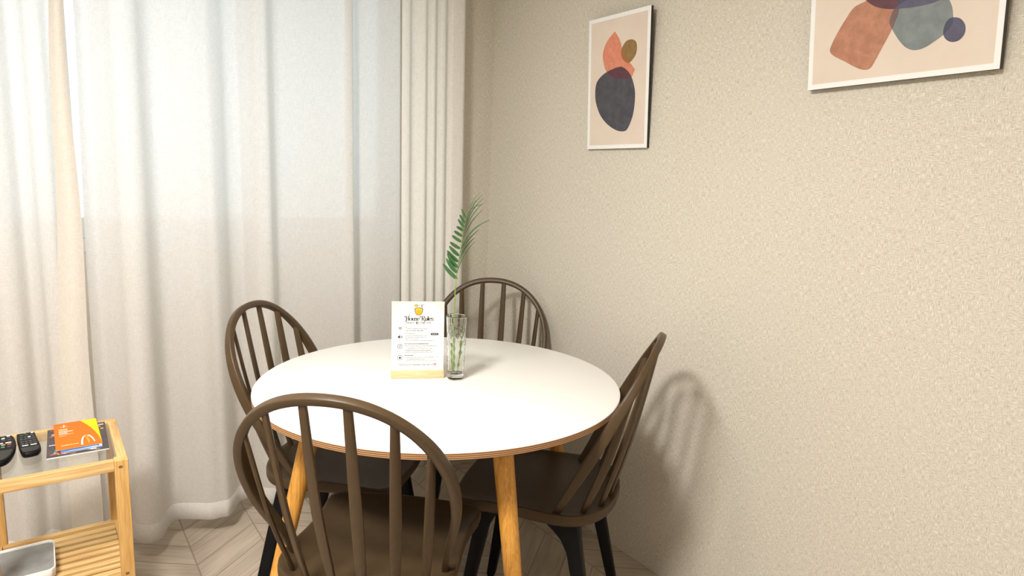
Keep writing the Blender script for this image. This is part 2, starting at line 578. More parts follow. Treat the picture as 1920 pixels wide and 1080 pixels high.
# ------------------------------------------------------------------ curtains
def curtain(name, label, cat_, curve_bot, curve_top, z0, z1, m, group=None, hem=None, n=6, nz=26, sway=None):
    cb = cat([(x, y, 0) for x, y in curve_bot], n); ct = cat([(x, y, 0) for x, y in curve_top], n)
    root = tag(empty(name, (cb[len(cb) // 2].x, 0, z0)), label, cat_, group)
    off = Vector((-root.location.x, 0, -z0))
    def P(i, z):
        t = (z - z0) / (z1 - z0); t2 = max(0, t) ** .8
        p = cb[i].lerp(ct[i], t2)
        q_ = Vector((p.x, p.y, z))
        if sway: q_ += sway(i / (len(cb) - 1), z)
        return q_ + off
    bm = bmesh.new()
    zs = [z0 + (z1 - z0) * (k / nz) for k in range(nz + 1)]
    rings = [[P(i, z) for i in range(len(cb))] for z in zs]
    loft(bm, rings, cap=False, closed=False)
    obj('cloth', bm, m, root, smooth=True)
    if hem:
        bm = bmesh.new()
        for dy in (-.0028,):
            loft(bm, [[P(i, z) + Vector((0, dy if 0 < kk < 3 else -.0004, 0)) for i in range(len(cb))] for kk, z in enumerate((z0 - .0006, z0 + .001, z0 + hem - .001, z0 + hem))], cap=False, closed=False)
        obj('hem', bm, MT['hem'], root, smooth=True)
    return root, P, cb, ct


# right hand sheer panel
rb = [(-1.524, -.015), (-1.495, .000), (-1.468, -.020), (-1.445, -.054), (-1.431, -.094), (-1.398, -.119), (-1.364, -.102), (-1.334, -.031), (-1.308, -.004),
      (-1.280, -.013), (-1.24, -.040), (-1.205, -.064), (-1.170, -.068), (-1.143, -.068), (-1.117, -.034), (-1.086, .018), (-1.044, .032), (-1.029, -.002),
      (-1.00, -.055), (-.965, -.060), (-.945, -.02), (-.925, .005), (-.86, -.010), (-.79, -.045), (-.745, -.062), (-.71, -.075), (-.672, -.088), (-.664, -.070), (-.684, -.045), (-.668, -.022),
      (-.63, -.015), (-.59, -.045), (-.52, -.055), (-.48, -.062), (-.458, -.058)]
rt = [(-1.520, -.010), (-1.49, .005), (-1.46, -.012), (-1.435, -.030), (-1.415, -.052), (-1.39, -.060), (-1.36, -.052), (-1.335, -.020), (-1.310, -.004),
      (-1.275, -.010), (-1.24, -.026), (-1.205, -.034), (-1.175, -.036), (-1.15, -.034), (-1.117, -.014), (-1.090, .012), (-1.055, .014), (-1.030, -.008),
      (-.998, -.034), (-.965, -.038), (-.945, -.012), (-.920, .006), (-.86, -.004), (-.79, -.030), (-.745, -.045), (-.71, -.056), (-.672, -.068), (-.662, -.052), (-.680, -.034), (-.664, -.018),
      (-.63, -.012), (-.59, -.034), (-.52, -.042), (-.48, -.050), (-.468, -.048)]


def sway_r(u, z):
    # leading edge opens towards the top, leaving a slit
    return Vector((.012 * max(0, min(1, (z - 1.0) / .7)) * max(0, 1 - u * 14), 0, 0))


curtain('sheer_curtain', 'wide off-white sheer curtain panel hanging across the middle of the window', 'curtain', rb, rt, .07, 2.30, MT['sheer'], hem=.062, sway=sway_r)
# left hand sheer panel
lb = [(x, y - .065) for x, y in [(-2.62, .10), (-2.50, .06), (-2.40, .11), (-2.28, .06), (-2.16, .10), (-2.05, .05), (-1.96, .10), (-1.88, .085), (-1.82, .12), (-1.77, .085), (-1.735, .045), (-1.70, .055), (-1.672, .105), (-1.645, .085), (-1.630, .050),
      (-1.60, .045), (-1.578, .075), (-1.56, .07), (-1.545, .05), (-1.530, .032)]]
lt = [(-2.62, .05), (-2.50, .01), (-2.40, .05), (-2.28, .01), (-2.16, .05), (-2.05, .01), (-1.96, .05), (-1.88, .03), (-1.82, .055), (-1.77, .04), (-1.735, .010), (-1.70, .012), (-1.672, .045), (-1.645, .040), (-1.626, .015),
      (-1.60, .010), (-1.578, .025), (-1.56, .025), (-1.545, .010), (-1.532, .004)]
lr, LP, lcb, lct = curtain('sheer_curtain', 'off-white sheer curtain panel at the far left behind the pine side table', 'curtain', lb, lt, .06, 2.30, MT['sheer'], hem=.062)
bm = bmesh.new(); rings = []
for k in range(30):
    z = .06 + 2.24 * k / 29; t = (z - .06) / 2.24
    w = .092 * (1 - t) ** 1.2 + .020
    xr = -1.529 - .003 * t; yr = -.050 + .040 * t
    wob = .004 * math.sin(z * 7)
    rings.append([Vector((xr - w * s + lr.location.x * -1 + wob, yr + .018 * math.sin(s * PI) * -1 + .05 * s * (1 - t), z - .06)) for s in [j / 10 for j in range(11)]])
loft(bm, rings, cap=False, closed=False)
sh = obj('side_hem', bm, MT['edge'], lr, smooth=True)
sh['label'] = 'thick cream folded side edge'
# gathered pleats at the right end
pb, pt_ = [], []
xs = [(-.452, -.052), (-.440, -.070), (-.424, -.072), (-.414, -.048), (-.395, -.040), (-.372, -.075), (-.357, -.080), (-.350, -.050), (-.338, -.048), (-.328, -.082), (-.316, -.084), (-.308, -.052), (-.298, -.052), (-.288, -.086),
      (-.272, -.088), (-.262, -.055), (-.252, -.055), (-.243, -.090), (-.225, -.096), (-.200, -.098), (-.188, -.094), (-.176, -.070)]
for x, y in xs:
    yd = -.070 + (y + .070) * .55
    pb.append((x + .010 * ((x + .44) / .26), yd)); pt_.append((x - .012, yd * .92))
curtain('gathered_curtain', 'cream curtain gathered into narrow vertical pleats beside the corner wall', 'curtain', pb, pt_, .07, 2.30, MT['drape'], hem=.06, n=5)
bm = bmesh.new(); box(bm, (-1.40, -.02, -.03), (1.28, .02, .0), .003)
tr = obj('curtain_rail', bm, MT['white_p']); tr.location = (-1.46, -.025, 2.345)
tag(tr, 'white curtain rail running above the sheer curtains', 'rail')

# ------------------------------------------------------------------ round table
TX, TY, TR, TH = -.7281, -.8666, .5065, .74
tb = tag(empty('round_table', (TX, TY, 0)), 'round white dining table with plywood edge on orange oak legs', 'table')
bm = bmesh.new()
lathe(bm, [(.0005, TH), (TR - .003, TH), (TR - .0008, TH - .0008), (TR, TH - .002)], 128, 0)
obj('table_top', bm, MT['laminate'], tb, auto=.4)
bm = bmesh.new(); lathe(bm, [(TR, TH - .002), (TR, TH - .016), (TR - .002, TH - .018), (.0005, TH - .018)], 128)
e = obj('top_edge', bm, MT['ply'], tb, auto=.4); e['label'] = 'striped brown plywood edge under the white top'
PH = math.radians(84.5)
bm = bmesh.new()
for k in range(2):
    a = PH + k * PI / 2
    d = Vector((math.cos(a), math.sin(a), 0)); s = Vector((-d.y, d.x, 0))
    for sg in (1,):
        sweep(bm, [d * -.34 + Vector((0, 0, TH - .036 - .0)), d * .34 + Vector((0, 0, TH - .036))], .022, .017, Vector((0, 0, 1)), 8, .4)
obj('underframe', bm, MT['oak'], tb, auto=.5)
for k in range(4):
    a = PH + k * PI / 2
    d = Vector((math.cos(a), math.sin(a), 0))
    bm = bmesh.new(); rings = []
    for i in range(9):
        t = i / 8
        c = d * (.35 + .172 * t) + Vector((0, 0, (TH - .018) * (1 - t)))
        r = .0262 - .0105 * t ** 1.1
        rings.append([c + Vector((r * math.cos(2 * PI * j / 24), r * math.sin(2 * PI * j / 24), 0)) for j in range(24)])
    loft(bm, rings)
    obj('leg', bm, MT['oak'], tb, auto=.7)

# ------------------------------------------------------------------ chairs
ZS = .4565                       # rim of the seat
A_WB, A_W, A_HM, A_H, A_L, A_XB, A_B = .1765, .2228, .2530, .5060, .4634, .0176, .34


def arch_wh():
    pts = []
    p0, p1, p2, p3 = (A_WB, 0), (A_WB + (A_W - A_WB) * A_B, A_HM * .45), (A_W, A_HM * .62), (A_W, A_HM)
    for i in range(18):
        t = i / 18
        pts.append(tuple((1 - t) ** 3 * p0[j] + 3 * (1 - t) ** 2 * t * p1[j] + 3 * (1 - t) * t * t * p2[j] + t ** 3 * p3[j] for j in (0, 1)))
    for i in range(25):
        a = PI / 2 * i / 24
        c, s = max(0, math.cos(a)), math.sin(a)
        pts.append((A_W * c ** .92, A_HM + (A_H - A_HM) * s ** .92))
    return pts


def seat_outline():
    out = []
    for k in range(13):                                   # rear half ellipse, from centre rear to side
        a = PI / 2 * k / 12
        out.append((.02 - .142 * math.cos(a) ** .85 if k < 12 else .02, .203 * math.sin(a) ** .9))
    out += [(.06, .201), (.11, .196), (.16, .195), (.21, .199), (.25, .206), (.28, .2065), (.300, .196), (.309, .176), (.314, .14), (.318, .09), (.321, .045)]
    full = out + [(.322, 0)] + [(x, -y) for x, y in reversed(out[1:])]
    return full


def make_chair():
    root = empty('dining_chair')
    o = seat_outline(); c0 = Vector((.10, 0, 0))
    bm = bmesh.new()
    def ring(f, z, dz=0): return [Vector((c0.x + (x - c0.x) * f, y * f, z)) for x, y in o]
    prof = [(.90, ZS - .034), (.965, ZS - .033), (.99, ZS - .029), (1.0, ZS - .022), (1.0, ZS - .006), (.994, ZS - .001), (.982, ZS), (.955, ZS - .001), (.92, ZS - .004), (.82, ZS - .009), (.65, ZS - .013), (.45, ZS - .0145), (.22, ZS - .015), (.05, ZS - .015)]
    rings = [ring(f, z) for f, z in prof]
    loft(bm, rings)
    seat = obj('seat', bm, MT['seatm'], root, auto=.9)
    # hooped back: frame and six flat spindles
    n_ = Vector((math.cos(A_L), 0, math.sin(A_L)))
    def P(w, h): return Vector((A_XB - h * math.sin(A_L), w, ZS - .004 + h * math.cos(A_L)))
    wh = arch_wh()
    full = [(w, h) for w, h in wh] + [(-w, h) for w, h in reversed(wh[:-1])]
    full[0] = (full[0][0], -.006); full[-1] = (full[-1][0], -.006)
    pts = [P(w, h) for w, h in full]
    thk, wid = [], []
    for w, h in full:
        u = max(0, min(1, h / A_H))
        thk.append(.0072 + .0075 * max(0, math.sin(PI * min(1, u * 1.05 + .02))) ** .8 if u < .93 else .0095)
        wid.append(.0072 + .0026 * min(1, u * 3))
    sm = [sum(thk[max(0, i - 3):i + 4]) / len(thk[max(0, i - 3):i + 4]) for i in range(len(thk))]
    bm = bmesh.new(); sweep(bm, pts, wid, sm, n_, 14, .36)
    obj('back_hoop', bm, MT['brown'], root, auto=.9)
    bases = [(-.048, .150), (-.086, .096), (-.101, .031)]
    tops = [(.188, .388), (.127, .462), (.0435, .498)]
    for sg in (1, -1):
        for (bx, by), (tw, th) in zip(bases, tops):
            b = Vector((bx, sg * by, ZS - .006)); t = P(sg * tw, th)
            m_ = b.lerp(t, .45) + Vector((-.008, sg * .004, 0))
            line = cat([tuple(b), tuple(m_), tuple(t)], 9)
            N = len(line)
            wd = [.0078 + .0042 * max(0, math.sin(PI * min(1, (i / (N - 1)) ** .8))) ** 1.2 for i in range(N)]
            wd = [w_ + .001 * (i / N) for i, w_ in enumerate(wd)]
            outw = Vector((-.25 * sg * 0 + 1, sg * .45 * (tw / .2), 0.35)).normalized()
            # flat blades face outwards from the seat centre
            rad = Vector((b.x - .06, b.y, 0)).normalized()
            bm = bmesh.new(); sweep(bm, line, wd, .0052, rad, 10, .6)
            obj('spindle', bm, MT['brown'], root, auto=.9)
    # black legs with flared brackets
    for fx, sy in ((1, 1), (1, -1), (0, 1), (0, -1)):
        top = Vector((.228, .112 * sy, ZS - .028)) if fx else Vector((-.016, .159 * sy, ZS - .028))
        ft = Vector((.299, .160 * sy, 0)) if fx else Vector((-.110, .201 * sy, 0))
        bm = bmesh.new(); rings = []
        for t in (0, .03, .07, .12, .2, .32, .5, .75, .97, 1.0):
            c = top.lerp(ft, t)
            fl = max(0, 1 - t / .2) ** 2
            h = .0228 - .0088 * t
            if t == 1.0: h *= .8
            inx = -1 if fx else 1
            cc = c + Vector((inx * .034 * fl, -sy * .012 * fl, 0))
            rings.append([Vector(q_) for q_ in sec(cc, Vector((1, 0, 0)), Vector((0, 1, 0)), h + .036 * fl, h * .95 + .010 * fl, 12, .4)])
        loft(bm, rings)
        obj('leg', bm, MT['black'], root, auto=.7)
    bm = bmesh.new()
    for sy in (1, -1):
        box(bm, (.0, .125 * sy - .012, ZS - .052), (.22, .125 * sy + .012, ZS - .030), .003)
    box(bm, (.205, -.15, ZS - .052), (.235, .15, ZS - .030), .003); box(bm, (-.01, -.15, ZS - .052), (.02, .15, ZS - .030), .003)
    obj('underframe', bm, MT['black'], root, auto=.5)
    return root


def copy_tree(o, parent=None):
    c = o.copy(); COL.objects.link(c)
    if parent: c.parent = parent
    for ch in [q_ for q_ in bpy.data.objects if q_.parent == o and q_ != c]:
        copy_tree(ch, c)
    return c


chair0 = make_chair()
poses = [(-1.0891, -1.1737, .7978, 'brown spindle chair nearest the camera, its back to us in front of the table'),
         (-.9788, -.5346, -.7677, 'brown hoop-backed spindle chair left of the table by the sheer curtain'),
         (-.2808, -.4240, -2.2771, 'brown hoop-backed spindle chair in the room corner behind the glass vase'),
         (-.4255, -1.1285, 2.2245, 'brown hoop-backed spindle chair right of the table seen side on near the wallpaper')]
for i, (x, y, a, lab) in enumerate(poses):
    c = chair0 if i == 0 else copy_tree(chair0)
    c.location = (x, y, 0); c.rotation_euler = (0, 0, a)
    tag(c, lab, 'chair', 'hoop-backed chairs around the round table')

# ------------------------------------------------------------------ house rules sign
S0 = Vector((-.8515, -.7935, TH)); S1 = Vector((-.7165, -.8605, TH))
ang = math.atan2(S1.y - S0.y, S1.x - S0.x); SW = (S1 - S0).length
sg = tag(empty('house_rules_sign', tuple(S0.lerp(S1, .5) + Vector((0, 0, 0))), ang), 'white card headed House Rules with a honey pot drawing in a wooden stand', 'sign')
# local frame: x to the right, -y to the viewer, z up
bm = bmesh.new(); box(bm, (-SW / 2, 0.0, 0), (SW / 2, .040, .021), .0015); obj('wooden_base', bm, MT['bamboo'], sg, auto=.6)
CW, CH = SW - .003, .203
bm = bmesh.new(); box(bm, (-CW / 2 - .0008, .0135, .012), (CW / 2 + .0008, .0150, .0195 + CH + .0012)); obj('acrylic_cover', bm, MT['acrylic'], sg)
cm = [MT['paperw'], MT['cream'], MT['ink'], MT['inkg'], MT['honey'], MT['honeyd'], MT['pink'], MT['white_i']]
bm = bmesh.new()
box(bm, (-CW / 2, 0, -.0008), (CW / 2, CH, 0), 0, 0)
K = CW / 100.0                       # the card is 100 px wide, 131 high in the photo
def X(px): return (px - 734 - 49.5) * K
def Yy(py): return CH - (py - 567) * K * .99
Z1, Z2, Z3 = .00025, .0004, .0006
# cream washes in the corners
flat(bm, [(-CW / 2, CH), (-CW / 2, CH * .80), (-CW * .42, CH * .86), (-CW * .30, CH * .95), (-CW * .18, CH * .975), (CW * .05, CH)], Z1, 1)
flat(bm, [(CW / 2, CH), (CW / 2, CH * .82), (CW * .44, CH * .88), (CW * .33, CH * .95), (CW * .2, CH * .98), (CW * .1, CH)], Z1, 1)
# honey pot
def outline(pts, z, mi): flat(bm, pts, z, mi)
pot = [(777, 580), (776.5, 584), (778, 590), (780, 593.5), (784.5, 594.3), (789, 593.2), (791, 590), (792.6, 584), (792, 580), (784.5, 578.8)]
outline([(X(a), Yy(b)) for a, b in pot], Z1, 2)
outline([(X(784.5 + (a - 784.5) * .84), Yy(586.6 + (b - 586.6) * .86)) for a, b in pot], Z2, 4)
outline([(X(784.5 + (a - 784.5) * .62), Yy(588.4 + (b - 586.6) * .62)) for a, b in pot[:]], Z3, 5)
outline([(X(779.5 + 3.4 * math.cos(t / 12 * 2 * PI)), Yy(575 + 2.7 * math.sin(t / 12 * 2 * PI))) for t in range(12)], Z1, 2)
outline([(X(779.5 + 2.6 * math.cos(t / 12 * 2 * PI)), Yy(575 + 1.9 * math.sin(t / 12 * 2 * PI))) for t in range(12)], Z2, 4)
outline([(X(783), Yy(574.4)), (X(783), Yy(575.2)), (X(795), Yy(573.6)), (X(795), Yy(572.6))], Z1, 3)
outline([(X(789.6), Yy(574.4)), (X(789.6), Yy(578.6)), (X(791), Yy(578.6)), (X(791), Yy(574.3))], Z1, 2)
# heading
def stroke(pts, w, mi=2):
    c = cat([(X(a), Yy(b), 0) for a, b in pts], 5)
    L_, R_ = [], []
    for i, p in enumerate(c):
        t = (c[min(i + 1, len(c) - 1)] - c[max(i - 1, 0)]).normalized(); nrm = Vector((-t.y, t.x, 0)) * w * K / 2
        L_.append(p + nrm); R_.append(p - nrm)
    for i in range(len(c) - 1):
        f = bm.faces.new([bm.verts.new((*q_.xy, Z2)) for q_ in (L_[i], R_[i], R_[i + 1], L_[i + 1])]); f.material_index = mi


def pen(pts, thick=1.65, thin=.5):
    """broad-pen stroke: thick where it runs upright, thin where it runs level"""
    c = cat([(a, b, 0) for a, b in pts], 6)
    L_, R_ = [], []
    for i, p in enumerate(c):
        t = (c[min(i + 1, len(c) - 1)] - c[max(i - 1, 0)]).normalized()
        w = thin + (thick - thin) * abs(t.y) ** 1.5
        nrm = Vector((-t.y, t.x, 0)) * w / 2
        L_.append(p + nrm); R_.append(p - nrm)
    for i in range(len(c) - 1):
        f = bm.faces.new([bm.verts.new((X(q_.x), Yy(q_.y), Z2)) for q_ in (L_[i], R_[i], R_[i + 1], L_[i + 1])]); f.material_index = 2


GL = {  # strokes in units of x-height, advance
    'H': ([[(-.15, 1.25), (-.12, 1.62), (.3, 1.66), (.42, 1.2), (.42, .5), (.38, -.1), (.1, -.42), (-.18, -.25)], [(.42, .85), (.8, .95), (1.16, .85)], [(1.16, 0), (1.16, .7), (1.18, 1.3), (1.45, 1.85), (1.85, 1.9)], [(.98, .02), (1.36, .02)]], 1.62),
    'o': ([[(.47, 1.0), (.1, .85), (.06, .5), (.12, .12), (.47, 0)], [(.47, 1.0), (.84, .85), (.88, .5), (.82, .12), (.47, 0)]], 1.08),
    'u': ([[(0, .98), (.16, .96), (.17, .5), (.2, .12), (.5, 0), (.78, .2)], [(.82, 1.0), (.82, .5), (.82, .1), (1.0, .02)], [(.66, .98), (.82, .98)]], 1.12),
    's': ([[(.66, .78), (.52, 1.0), (.2, .95), (.14, .7), (.42, .5), (.7, .3), (.6, .04), (.25, 0), (.08, .24)]], .84),
    'e': ([[(.12, .52), (.5, .55), (.78, .62), (.7, .95), (.42, 1.0), (.1, .85), (.06, .48), (.15, .1), (.48, 0), (.82, .2)]], 1.0),
    'R': ([[(-.45, 1.2), (-.3, 1.66), (.3, 1.62), (.9, 1.68), (1.12, 1.35), (.95, .95), (.42, .85)], [(.26, 1.62), (.26, .9), (.26, .02)], [(.05, .02), (.48, .02)], [(.55, .85), (.85, .45), (1.05, .0), (1.35, -.32), (1.6, -.1)]], 1.42),
    'l': ([[(0, 1.66), (.14, 1.68)], [(.16, 1.7), (.16, .9), (.16, .02)], [(0, .02), (.34, .02)]], .46),
}
ux = 757.6 + 1.6
XH = 5.2
for ch in 'House Rules':
    if ch == ' ':
        ux += .72 * XH; continue
    strokes, adv = GL[ch]
    for st_ in strokes:
        pen([(ux + a * XH, 604.6 - b * XH) for a, b in st_])
    ux += adv * XH * .91
add_text(bm, '[하우스 룰] 이용 수칙', 5.4 * K, X(784.4), Yy(611.2), Z1, 2, font_off=.00004, align='CENTER', space=1.0)
# body copy: rows of tiny type, too small to read in the photo
rnd = random.Random(3)
def row(px0, px1, py, h=1.15, mi=3):
    x = px0
    while x < px1:
        w = rnd.uniform(.7, 2.6)
        hh = h * rnd.uniform(.6, 1.0)
        outline([(X(x), Yy(py)), (X(min(x + w, px1)), Yy(py)), (X(min(x + w, px1)), Yy(py - hh)), (X(x), Yy(py - hh))], Z1, mi)
        x += w + rnd.choice((.35, .45, .9))
for a, b, y, hh, mi in [(758.5, 763, 618.2, 1.5, 3), (760, 801.5, 621.8, 1.3, 3), (760, 794, 625.3, 1.3, 2),
                        (758.5, 779, 631.5, 1.6, 3), (760, 802, 635.3, 1.3, 3), (760, 799, 638.8, 1.3, 3), (760, 786, 642.0, 1.3, 3), (760, 814, 645.4, 1.3, 3),
                        (758.5, 804, 651.8, 1.7, 2), (760, 822, 655.8, 1.3, 3), (764, 800, 658.6, 1.2, 3), (763, 811, 661.8, 1.4, 3), (760, 808, 665.2, 1.3, 2), (760, 812, 668.4, 1.3, 3),
                        (758.5, 776.5, 675.3, 1.7, 2), (760, 824, 679.0, 1.2, 3), (763, 798, 682.6, 1.4, 3), (760, 819, 685.6, 1.2, 3)]:
    row(a, b, y, hh, mi)
add_text(bm, 'Thank you for choosing to stay with us!', 4.1 * K, X(780.5), Yy(694.4), Z1, 2, font_off=.00003, align='CENTER')
hx, hy = 817, 692.6
outline([(X(hx + 3.0 * (16 * math.sin(t) ** 3) / 16), Yy(hy - 3.0 * (13 * math.cos(t) - 5 * math.cos(2 * t) - 2 * math.cos(3 * t) - math.cos(4 * t)) / 17)) for t in [2 * PI * k / 20 for k in range(20)]], Z1, 6)
# pill label on the right (code itself left out)
outline([(X(a), Yy(b)) for a, b in [(808, 630.4), (808, 633), (809, 634), (822, 634), (823, 633), (823, 630.4), (822, 629.6), (809, 629.6)]], Z1, 2)
add_text(bm, 'SCAN ME', 2.6 * K, X(815.5), Yy(632.8), Z2, 7, align='CENTER')
# icons: wifi, muted speaker, ring with leaf, ring with house
for r_, zz_ in ((5.2, 0), (3.6, 0)):
    stroke([(749.6 + r_ * math.sin(t), 623.6 - r_ * math.cos(t)) for t in (-.8, -.4, 0, .4, .8)], .8)
outline([(X(748.2), Yy(621.8)), (X(751), Yy(621.8)), (X(749.6), Yy(624.2))], Z1, 2)
outline([(X(a), Yy(b)) for a, b in [(745.4, 635.6), (747, 635.6), (749.8, 633.2), (749.8, 641), (747, 638.8), (745.4, 638.8)]], Z1, 2)
stroke([(751.4, 635.2), (754.2, 639.2)], .9); stroke([(754.2, 635.2), (751.4, 639.2)], .9)
for yy_ in (656, 678.6):
    stroke([(749.3 + 4.6 * math.cos(t / 14 * 2 * PI), yy_ + 4.6 * math.sin(t / 14 * 2 * PI)) for t in range(15)], .8)
stroke([(748, 658), (748.4, 654.6), (750.6, 653.8), (751, 656.4), (748.6, 658.2)], .8)
outline([(X(747.2), Yy(678.8)), (X(749.5), Yy(676.4)), (X(751.8), Yy(678.8)), (X(751.4), Yy(680.6)), (X(747.6), Yy(680.6))], Z1, 2)
card = obj('printed_card', bm, cm, sg)
card.location = (0, .0128, .0195); card.rotation_euler = (PI / 2, 0, 0)

# ------------------------------------------------------------------ cut glass vase with stems and palm leaf
VX, VY = -.689, -.879
vs = tag(empty('glass_vase', (VX, VY, TH)), 'slim clear cut-glass vase holding a palm leaf beside the card', 'vase')
bm = bmesh.new()
NV = 72; HV = .186
def vr(z): return .0235 + .0068 * (z / HV) ** 1.4
outer = []
zs = [0, .001, .004, .010] + [.012 + (HV - .016) * k / 46 for k in range(47)] + [HV - .002]
for z in zs:
    ring = []
    for k in range(NV):
        a = 2 * PI * k / NV
        r = vr(z)
        if z < .004: r -= .0025 * (1 - z / .004)
        if .014 < z < .158:
            u = a / (2 * PI) * 12; v = z / .024
            d1 = abs(((u + v) % 1) - .5) * 2; d2 = abs(((u - v) % 1) - .5) * 2
            cut = max(0, (d1 - .72) / .28) + max(0, (d2 - .72) / .28)
            r -= .0011 * min(1, cut) * min(1, (z - .014) / .01, (.158 - z) / .01)
        ring.append(Vector((r * math.cos(a), r * math.sin(a), z)))
    outer.append(ring)
inner = []
for z, f in [(HV, -.0008), (HV - .002, -.0026)] + [(HV - .01 - (HV - .028) * k / 10, -.0030) for k in range(11)]:
    inner.append([Vector(((vr(z) + f) * math.cos(2 * PI * k / NV), (vr(z) + f) * math.sin(2 * PI * k / NV), z)) for k in range(NV)])
inner.append([Vector((.012 * math.cos(2 * PI * k / NV), .012 * math.sin(2 * PI * k / NV), .0165)) for k in range(NV)])
loft(bm, outer + inner)
obj('glass_body', bm, MT['crystal'], vs, auto=.32)

# palm leaf, standing in the vase: stem passes through px (848,590) and rachis up to (868,390)
cr = RR.copy(); cr.z = 0; cr.normalize()           # image-right direction on the ground
cf = Vector((-cr.y, cr.x, 0))
pl = tag(empty('palm_leaf', (VX, VY, TH + .022)), 'single green palm leaf standing upright in the glass vase', 'leaf')
SHIFT = [6.5]


def L3(px, py, dep=0):
    # offsets measured in the picture at the vase (about 654 px per metre)
    return cr * ((px - SHIFT[0] - 850.5 - (713 - py) * -.020) / 654.0) + Vector((0, 0, (706 - py) / 640.0 - .022)) + cf * dep
stem_pts = [L3(853, 693), L3(852, 650), L3(849.5, 600), L3(849.5, 560), L3(850, 525), L3(853, 490), L3(858, 450), L3(861, 425), L3(864, 408), L3(865, 400)]
line = cat([tuple(p) for p in stem_pts], 6)
bm = bmesh.new(); N = len(line)
sweep(bm, line, [max(.0006, .0026 - .0030 * i / N) for i in range(N)], [max(.0005, .0022 - .0026 * i / N) for i in range(N)], cf, 8, 1)
obj('stem', bm, MT['stem'], pl, smooth=True)
def blade(base, tip, w, droop, m, twist=0.0):
    bm = bmesh.new(); rings = []
    d = tip - base
    side = d.cross(cf).normalized()
    fold = (side * math.cos(twist) + cf * math.sin(twist))
    for i in range(11):
        t = i / 10
        c = base + d * t + droop * (math.sin(PI * t) * .5)
        ww = w * (max(0, math.sin(PI * (.07 + .88 * t ** .85))) ** .55)
        if i == 10: ww = w * .08
        th = .0004
        nn = cf * .0012 * (1 - t)
        rings.append([c + fold * ww, c + nn + cf * th, c - fold * ww, c + nn - cf * th])
    loft(bm, rings)
    return obj('leaflet', bm, m, pl, auto=1.2)
left = [((852, 520), (825.5, 492), 4.4, -4), ((852, 509), (831, 482), 4.3, -5), ((853, 500), (832.5, 473), 4.4, -5), ((853, 489), (832, 468), 4.2, -3), ((854, 478), (835.5, 460), 3.9, -2),
        ((855, 465), (836.5, 453), 3.6, -1), ((857, 453), (840, 441), 3.5, -1), ((858, 443), (843.5, 433), 3.4, 0), ((860, 433), (847.5, 425), 3.2, 0), ((861, 427), (849.5, 412), 3.0, 0), ((862, 420), (852, 404), 2.7, 0), ((863, 410), (855, 394), 2.0, 0)]
for (bx, by), (tx, ty), w, dr in left:
    blade(L3(bx, by), L3(tx, ty, -.012), w * .92 / 654, Vector((0, 0, dr / 654)), MT['leaf'], .25)
right = [((852, 505), (882, 452), 1.7, 6), ((853, 495), (880, 446), 1.7, 7), ((854, 484), (888, 431), 1.9, 8), ((855, 474), (896, 418), 1.8, 10), ((856, 466), (908, 413), 1.7, 12), ((857, 458), (893, 394), 1.5, 8),
         ((859, 447), (895, 381), 1.5, 9), ((860, 438), (893, 374), 1.4, 9), ((862, 428), (890, 368), 1.4, 8), ((863, 419), (884, 366), 1.3, 7), ((864, 410), (880, 378), 1.3, 5), ((866, 402), (893, 386), 1.2, 5)]
for i, ((bx, by), (tx, ty), w, dr) in enumerate(right):
    a, b = L3(bx, by), L3(tx, ty, .03 + .01 * (i % 3))
    blade(a, b, w / 654, (cr * -.6 + Vector((0, 0, .8))) * (dr / 654) * 1.6, MT['leafl'] if i % 2 else MT['leaf'], 1.0)
# cut stems inside the vase
SHIFT[0] = 1.0
cs = tag(empty('cut_stems', (VX, VY, TH + .022)), 'thin green cut stems crossing inside the glass vase', 'plant')
for (a, b, c) in [((841, 640, .004), (843, 670, -.002), (846, 692, -.009)), ((858, 632, -.006), (857, 664, -.006), (855, 692, -.008)), ((861, 618, .004), (858, 660, .006), (854, 692, .010))]:
    l_ = cat([tuple(L3(*a)), tuple(L3(*b)), tuple(L3(*c))], 6)
    bm = bmesh.new(); sweep(bm, l_, .0017, .0017, cf, 8, 1)
    for k in range(3):
        p = l_[2 + 3 * k]
        sweep(bm, [p, p + cr * (.004 * (-1) ** k) + Vector((0, 0, .008))], [.0014, .0004], [.0014, .0004], cf, 6, 1)
    obj('stem', bm, MT['stem'], cs, smooth=True)

